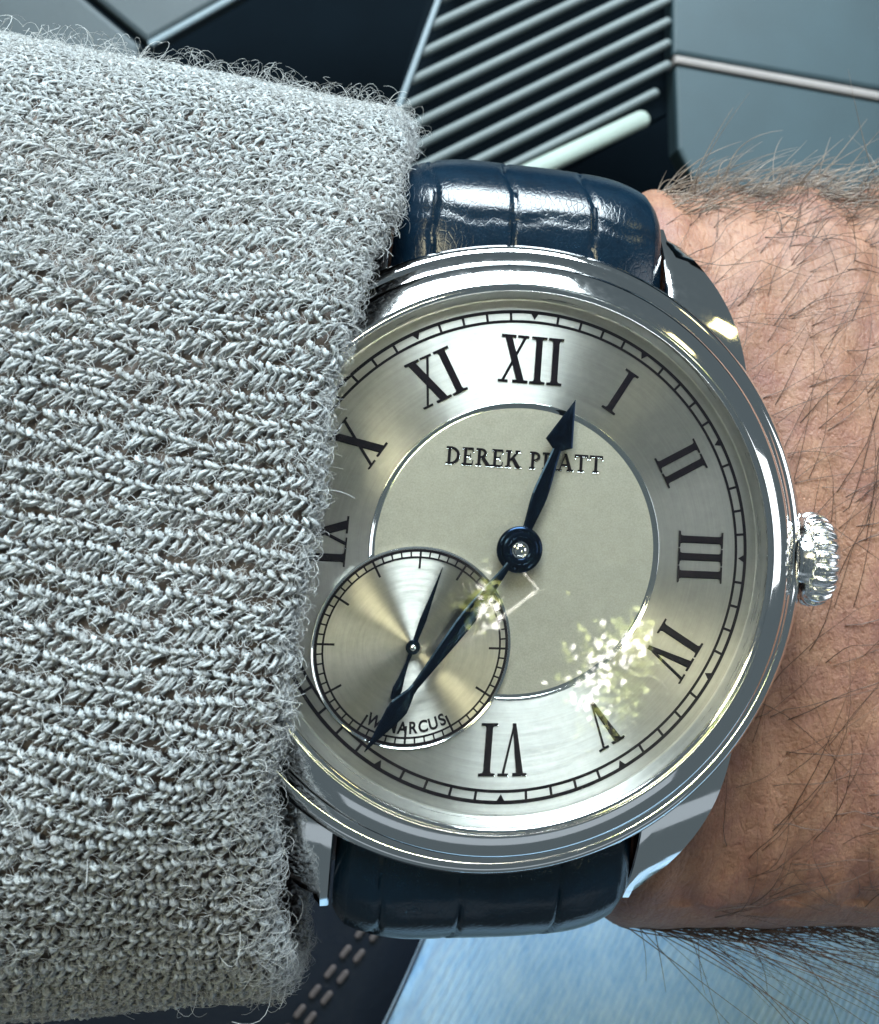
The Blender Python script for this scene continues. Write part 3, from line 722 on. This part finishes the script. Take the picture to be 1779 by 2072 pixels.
# --- fuzz
def fuzz(n, tr, sr, L, r, lift, curl=1.0, K=6, slant=0.0):
    t = RNG.uniform(*tr, n); sv = RNG.uniform(sr[0] * sl[-1], sr[1] * sl[-1], n)
    P0, Nn = SL(t, arc2ph(sv), .25)
    Ln = RNG.uniform(*L, n); a = RNG.normal(slant, 1.2, n); k = RNG.randn(n, 1) * curl
    s = np.linspace(0, 1, K)[None]; aa = a[:, None] + k * 2.5 * s
    e1 = np.array([1., 0, 0]); e2 = np.cross(Nn, e1); e2 /= np.linalg.norm(e2, axis=1, keepdims=True) + 1e-9; e1 = np.cross(e2, Nn)
    cx = np.cumsum(np.cos(aa), 1) / K; cy = np.cumsum(np.sin(aa), 1) / K
    up = RNG.uniform(lift[0], lift[1], (n, 1)) * np.sin(s * math.pi * RNG.uniform(.4, 1.0, (n, 1)))
    P = P0[:, None] + e1[:, None] * (cx * Ln[:, None])[..., None] + e2[:, None] * (cy * Ln[:, None])[..., None] + Nn[:, None] * up[..., None]
    rr = r * RNG.uniform(.6, 1.3, (n, 1)) * np.ones((1, K)); return sweep(P, rr, 3)
join('wool_fuzz', [fuzz(18000, (0, 40), (.06, .40), (.5, 1.6), .0145, (.0, .38)),
                   fuzz(30000, (0, 40), (.33, .99), (.5, 1.5), .015, (-.1, .28), .7, slant=.75),
                   fuzz(3000, (-1.5, 2.5), (.08, .95), (.6, 1.9), .0145, (.05, .7), .6),
                   fuzz(600, (0, 40), (.08, .26), (1.5, 3.6), .016, (.6, 1.9), 1.6, 8),
                   fuzz(240, (0, 40), (.2, .9), (1.5, 4), .015, (.3, 1.2), 1.2, 8)], M['wool_fuzz'], sleeve)

# --- jeans: the thigh below the wrist
e0 = at(858, 1895, -112)[:2]; e1 = at(771, 2080, -112)[:2]; ed = (e1 - e0) / np.linalg.norm(e1 - e0); en = np.array([-ed[1], ed[0]])
if en[0] < 0: en = -en
uu = np.linspace(-120, 120, 120); dd = np.concatenate([np.linspace(0, 12, 20) ** 1.0, np.linspace(13, 220, 110)])
U_, D_ = np.meshgrid(uu, dd, indexing='ij')
zz = -62 - 48 * (1 - np.sqrt(np.clip(1 - (1 - np.clip(D_, 0, 90) / 90) ** 2, 0, 1))) - .0006 * np.maximum(D_ - 110, 0) ** 2
zz += .8 * np.sin(U_ * .09 + D_ * .07) + .5 * np.sin(U_ * .21 - D_ * .13)
XY = e0[None, None] + ed[None, None] * U_[..., None] + en[None, None] * D_[..., None]
P = np.concatenate([XY, zz[..., None]], -1); P2 = P.copy(); P2[..., 2] -= 3
n1, n2 = P.shape[:2]; f = grid_faces(n1, n2)[:, ::-1]
a = np.arange(n1 - 1) * n2; side = np.stack([a, a + n2, a + n2 + n1 * n2, a + n1 * n2], -1)
mesh_np('jeans', np.concatenate([P.reshape(-1, 3), P2.reshape(-1, 3)]), np.concatenate([f, f[:, ::-1] + n1 * n2, side]), M['denim'], person, True)

# ================================================================== CAR INTERIOR
def slab(name, pts, z, th, mat, parent, bevel=1.0):
    q = [at(x, y, z)[:2] for x, y in pts]; c = np.mean(q, 0)
    n = len(q); V = []; F = []
    ar = sum(q[i][0] * q[(i + 1) % n][1] - q[(i + 1) % n][0] * q[i][1] for i in range(n))
    if ar < 0: q = q[::-1]
    for zo, ins in ((-th, 0), (-bevel, 0), (-bevel * .3, bevel * .3), (0, bevel)):
        for i in range(n):
            p0, p1, p2 = q[i - 1], q[i], q[(i + 1) % n]
            d1 = (p1 - p0) / np.linalg.norm(p1 - p0); d2 = (p2 - p1) / np.linalg.norm(p2 - p1)
            nn = np.array([-d1[1] - d2[1], d1[0] + d2[0]]); nn /= max(.3, np.dot(nn, nn) / 2)
            V.append((*(p1 + nn * ins), z + zo))
    for k in range(3):
        for i in range(n): F.append([k * n + i, k * n + (i + 1) % n, (k + 1) * n + (i + 1) % n, (k + 1) * n + i])
    F.append([3 * n + i for i in range(n)]); F.append(list(range(n))[::-1])
    return mesh_np(name, V, F, mat, parent, False)
def bar(name, a, b, r, mat, parent, flat=.7):
    a = np.array(a, float); b = np.array(b, float)
    K = 12; s = np.linspace(0, 1, K); P = a[None] + (b - a)[None] * s[:, None]
    s = np.r_[0, .3, .7, 1.0, np.linspace(1.5, 10, 2)] * r / np.linalg.norm(b - a) * .9; s = np.clip(np.r_[s, 1 - s[::-1]], 0, 1); s.sort(); P = a[None] + (b - a)[None] * s[:, None]
    e_ = np.minimum(s, 1 - s) * np.linalg.norm(b - a) / r; rr = r * np.sqrt(np.clip(1 - (1 - np.clip(e_, .01, 1)) ** 2, .02, 1))
    V, F = sweep(P[None], rr[None], 12, ref=np.array([0, 0, 1.])[None, None]); V[:, 2] = a[2] + (V[:, 2] - a[2]) * flat
    return mesh_np(name, V, F, mat, parent, True)
floor = slab('car_floor', [(-2500, -2500), (4500, -2500), (4500, 4500), (-2500, 4500)], -300, 5, M['void'], None); tag(floor, kind='structure')
ZB = -165
door = tag(empty('car_door_panel', at(1500, 100, ZB)), 'slate blue car door trim with beige strip and ribbed grille, behind the wrist', 'door panel')
slab('upper_trim', [(1362, -500), (2600, -500), (2600, 330), (1779, 181), (1362, 108)], ZB, 8, M['panel'], door, 1.2)
slab('trim_strip', [(1366, 109), (2600, 331), (2600, 351), (1366, 126)], ZB + .4, 6, M['stripe'], door, .8)
slab('lower_trim', [(1366, 127), (2600, 352), (2600, 700), (1500, 560), (1372, 300)], ZB - .6, 8, M['panel'], door, 1.2)
slab('grille_backing', [(1010, -500), (1350, -500), (1350, 230), (1000, 420), (740, 420), (800, 210)], ZB - 9, 3, M['void'], door, .3)
bar('grille_frame', at(1080, -520, ZB), at(772, 310, ZB), .75, M['bead'], door)
for k in range(18):
    yr = 170 - 43.5 * k; sl_ = .515 - .004 * k
    # left end where the slat meets the slanting frame
    xl = 700
    for _ in range(30):
        yl = yr + (1352 - xl) * sl_; xl = 772 + (310 - yl) * (1080 - 772) / 830.0 if yl < 330 else 765
        yl = yr + (1352 - xl) * sl_
    xr = 1350 if k else 1325
    bar('slat', at(xl, yl, ZB - 2), at(xr + 8, yr + (1352 - xr) * sl_, ZB - 2), 1.2, M['slat'], door, 1.0)
bar('trim_edge', at(1030, 368, ZB + 1), at(1312, 236, ZB - 1), 2.3, M['pale'], door, .7)
mat_ = tag(empty('centre_console', at(200, 30, ZB - 20)), 'grey console panels with a diagonal seam, behind the sweater cuff at upper left', 'console')
slab('console_panel', [(-900, -600), (-548, -600), (284, 90), (200, 420), (-900, 420)], ZB - 22, 8, M['panel2'], mat_, 1.4)
slab('console_panel', [(-530, -600), (1500, -600), (298, 84)], ZB - 20, 8, M['panel2'], mat_, 1.4)
bar('console_edge', at(300, 92, ZB - 18), at(1500, -580, ZB - 18), .95, M['bead'], mat_, .8)

seat = tag(empty('car_seat', at(650, 1990, -120)), 'navy leather car seat with double stitched seam, between sleeve and jeans', 'seat')
slab('seat_cushion', [(-900, 1500), (820, 1500), (1500, 1850), (1200, 2900), (-900, 2900)], -118, 20, M['seat'], seat, 4)
tmpl = None
for (x0, y0, x1, y1, cnt) in ((775, 1827, 560, 2108, 7), (806, 1832, 610, 2085, 6)):
    for k in range(cnt):
        f0, f1 = k / cnt + .02, (k + .78) / cnt
        a = at(x0 + (x1 - x0) * f0, y0 + (y1 - y0) * f0, -117.6); b = at(x0 + (x1 - x0) * f1, y0 + (y1 - y0) * f1, -117.6)
        if tmpl is None:
            o = bar('stitch', (0, 0, 0), (np.linalg.norm(b - a), 0, 0), .55, M['thread'], seat, .6); tmpl = o.data
        else: o = link('stitch', tmpl, None, seat)
        w = Vector((0, 0, 0)) + seat.location
        o.location = Vector(a) * MM - w; o.rotation_euler = (0, 0, math.atan2(b[1] - a[1], b[0] - a[0]))

# ================================================================== FLOWERING SHRUB outside the window, mirrored in the crystal
def mirror_pt(x, y, h):
    """where the sight line through (x, y) goes after the crystal, at height h"""
    p = at(x, y, 1.7); d = (p - CAM_C) / np.linalg.norm(p - CAM_C)
    n = np.array([p[0] * .0023, p[1] * .0023, 1.]); n /= np.linalg.norm(n)
    r = d - 2 * np.dot(d, n) * n
    return p + r * (h - p[2]) / r[2]
HB = 1200.0
shrub = tag(empty('flowering_shrub', mirror_pt(1150, 1300, HB)), 'yellow green shrub with white blossoms, mirrored in the watch glass', 'shrub')
mt, nt, b = new_mat('shrub_leaf'); n = noise(nt, coords(nt), .05, 3)
nt.links.new(ramp(nt, n, [(.3, (.05, .075, .018)), (.7, (.20, .21, .06))]), b.inputs['Base Color']); setp(b, rough=.6); M['leaf'] = mt
M['petal'] = plastic('cream_petals', (.88, .87, .82), .6, .1, .001); M['twig'] = plastic('pale_twig', (.42, .41, .38), .6, .1, .1)
def cluster(cx, cy, rx, ry, n, rot=0, dz=0):
    a = RNG.randn(n, 2) * np.array([rx, ry]) * .55; c_, s_ = math.cos(rot), math.sin(rot)
    return [mirror_pt(cx + q[0] * c_ - q[1] * s_, cy + q[0] * s_ + q[1] * c_, HB + dz + RNG.uniform(-20, 40)) for q in a]
lp = cluster(1250, 1400, 70, 100, 900, -.5) + cluster(1285, 1320, 45, 50, 420) + cluster(965, 1215, 36, 46, 260)
V = []; F = []
for p in lp:
    L = RNG.uniform(10, 22); w = L * .28; R3 = np.linalg.qr(RNG.randn(3, 3))[0]; k = len(V)
    q = np.array([(0, -L / 2, 0), (w, 0, 1.5), (0, L / 2, 0), (-w, 0, 1.5), (0, 0, -1)]) @ R3.T + p
    V += q.tolist(); F += [[k, k + 1, k + 4], [k + 1, k + 2, k + 4], [k + 2, k + 3, k + 4], [k + 3, k, k + 4]]
o = mesh_np('leaves', V, F, M['leaf'], shrub, True); o['kind'] = 'stuff'
bp = cluster(958, 1172, 34, 40, 60, 0, -80) + cluster(985, 1240, 22, 34, 12, 0, -80) + cluster(1205, 1385, 45, 60, 55, 0, -80) + cluster(1265, 1325, 60, 40, 50, 0, -80) + cluster(1195, 1440, 25, 35, 12, 0, -80) + cluster(1320, 1300, 30, 30, 6, 0, -80) + [mirror_pt(1103, 1392, HB - 80), mirror_pt(1432, 1248, HB - 80), mirror_pt(1440, 1300, HB - 80), mirror_pt(1490, 985, HB - 80)]
V = []; F = []
for p in bp:
    r = RNG.uniform(4.0, 8.5); nn = 7; k = len(V); R3 = np.linalg.qr(RNG.randn(3, 3))[0]; q = []
    for i in range(10):
        a = i * math.pi / 5; rr = r if i % 2 == 0 else r * .55; q.append((rr * math.cos(a), rr * math.sin(a), .25 * r * (1 if i % 2 == 0 else 0)))
    q += [(0, 0, -r * .2), (0, 0, -r * .6)]
    V += (np.array(q) @ R3.T + p).tolist()
    for i in range(10): F += [[k + i, k + (i + 1) % 10, k + 10], [k + (i + 1) % 10, k + i, k + 11]]
o = mesh_np('blossoms', V, F, M['petal'], shrub, False); o['kind'] = 'stuff'
bar('twig', mirror_pt(1086, 1196, HB - 40), mirror_pt(946, 1302, HB - 40), 1.5, M['twig'], shrub, 1)
bar('twig', mirror_pt(1060, 1160, HB - 40), mirror_pt(1092, 1194, HB - 40), .9, M['twig'], shrub, 1)
for (x0, y0, x1, y1) in ((1330, 1260, 1180, 1520), (1290, 1330, 1200, 1360), (990, 1150, 960, 1290)):
    bar('branch', mirror_pt(x0, y0, HB + 20), mirror_pt(x1, y1, HB + 30), 2.0, M['leaf'], shrub, 1)
spd = bpy.data.lights.new("shrub_fill_spot", 'SPOT'); spd.energy = 1700; spd.color = (1, .98, .93); spd.spot_size = math.radians(34); spd.spot_blend = .3; spd.shadow_soft_size = .01  # spot lamp added to brighten only the shrub mirrored in the crystal
spo = bpy.data.objects.new("shrub_fill_spot", spd); SC.collection.objects.link(spo)
tgt = Vector(mirror_pt(1150, 1320, HB)) * MM; spo.location = tgt + Vector((.15, .35, -.62)); spo.rotation_euler = (tgt - spo.location).to_track_quat('-Z', 'Y').to_euler()
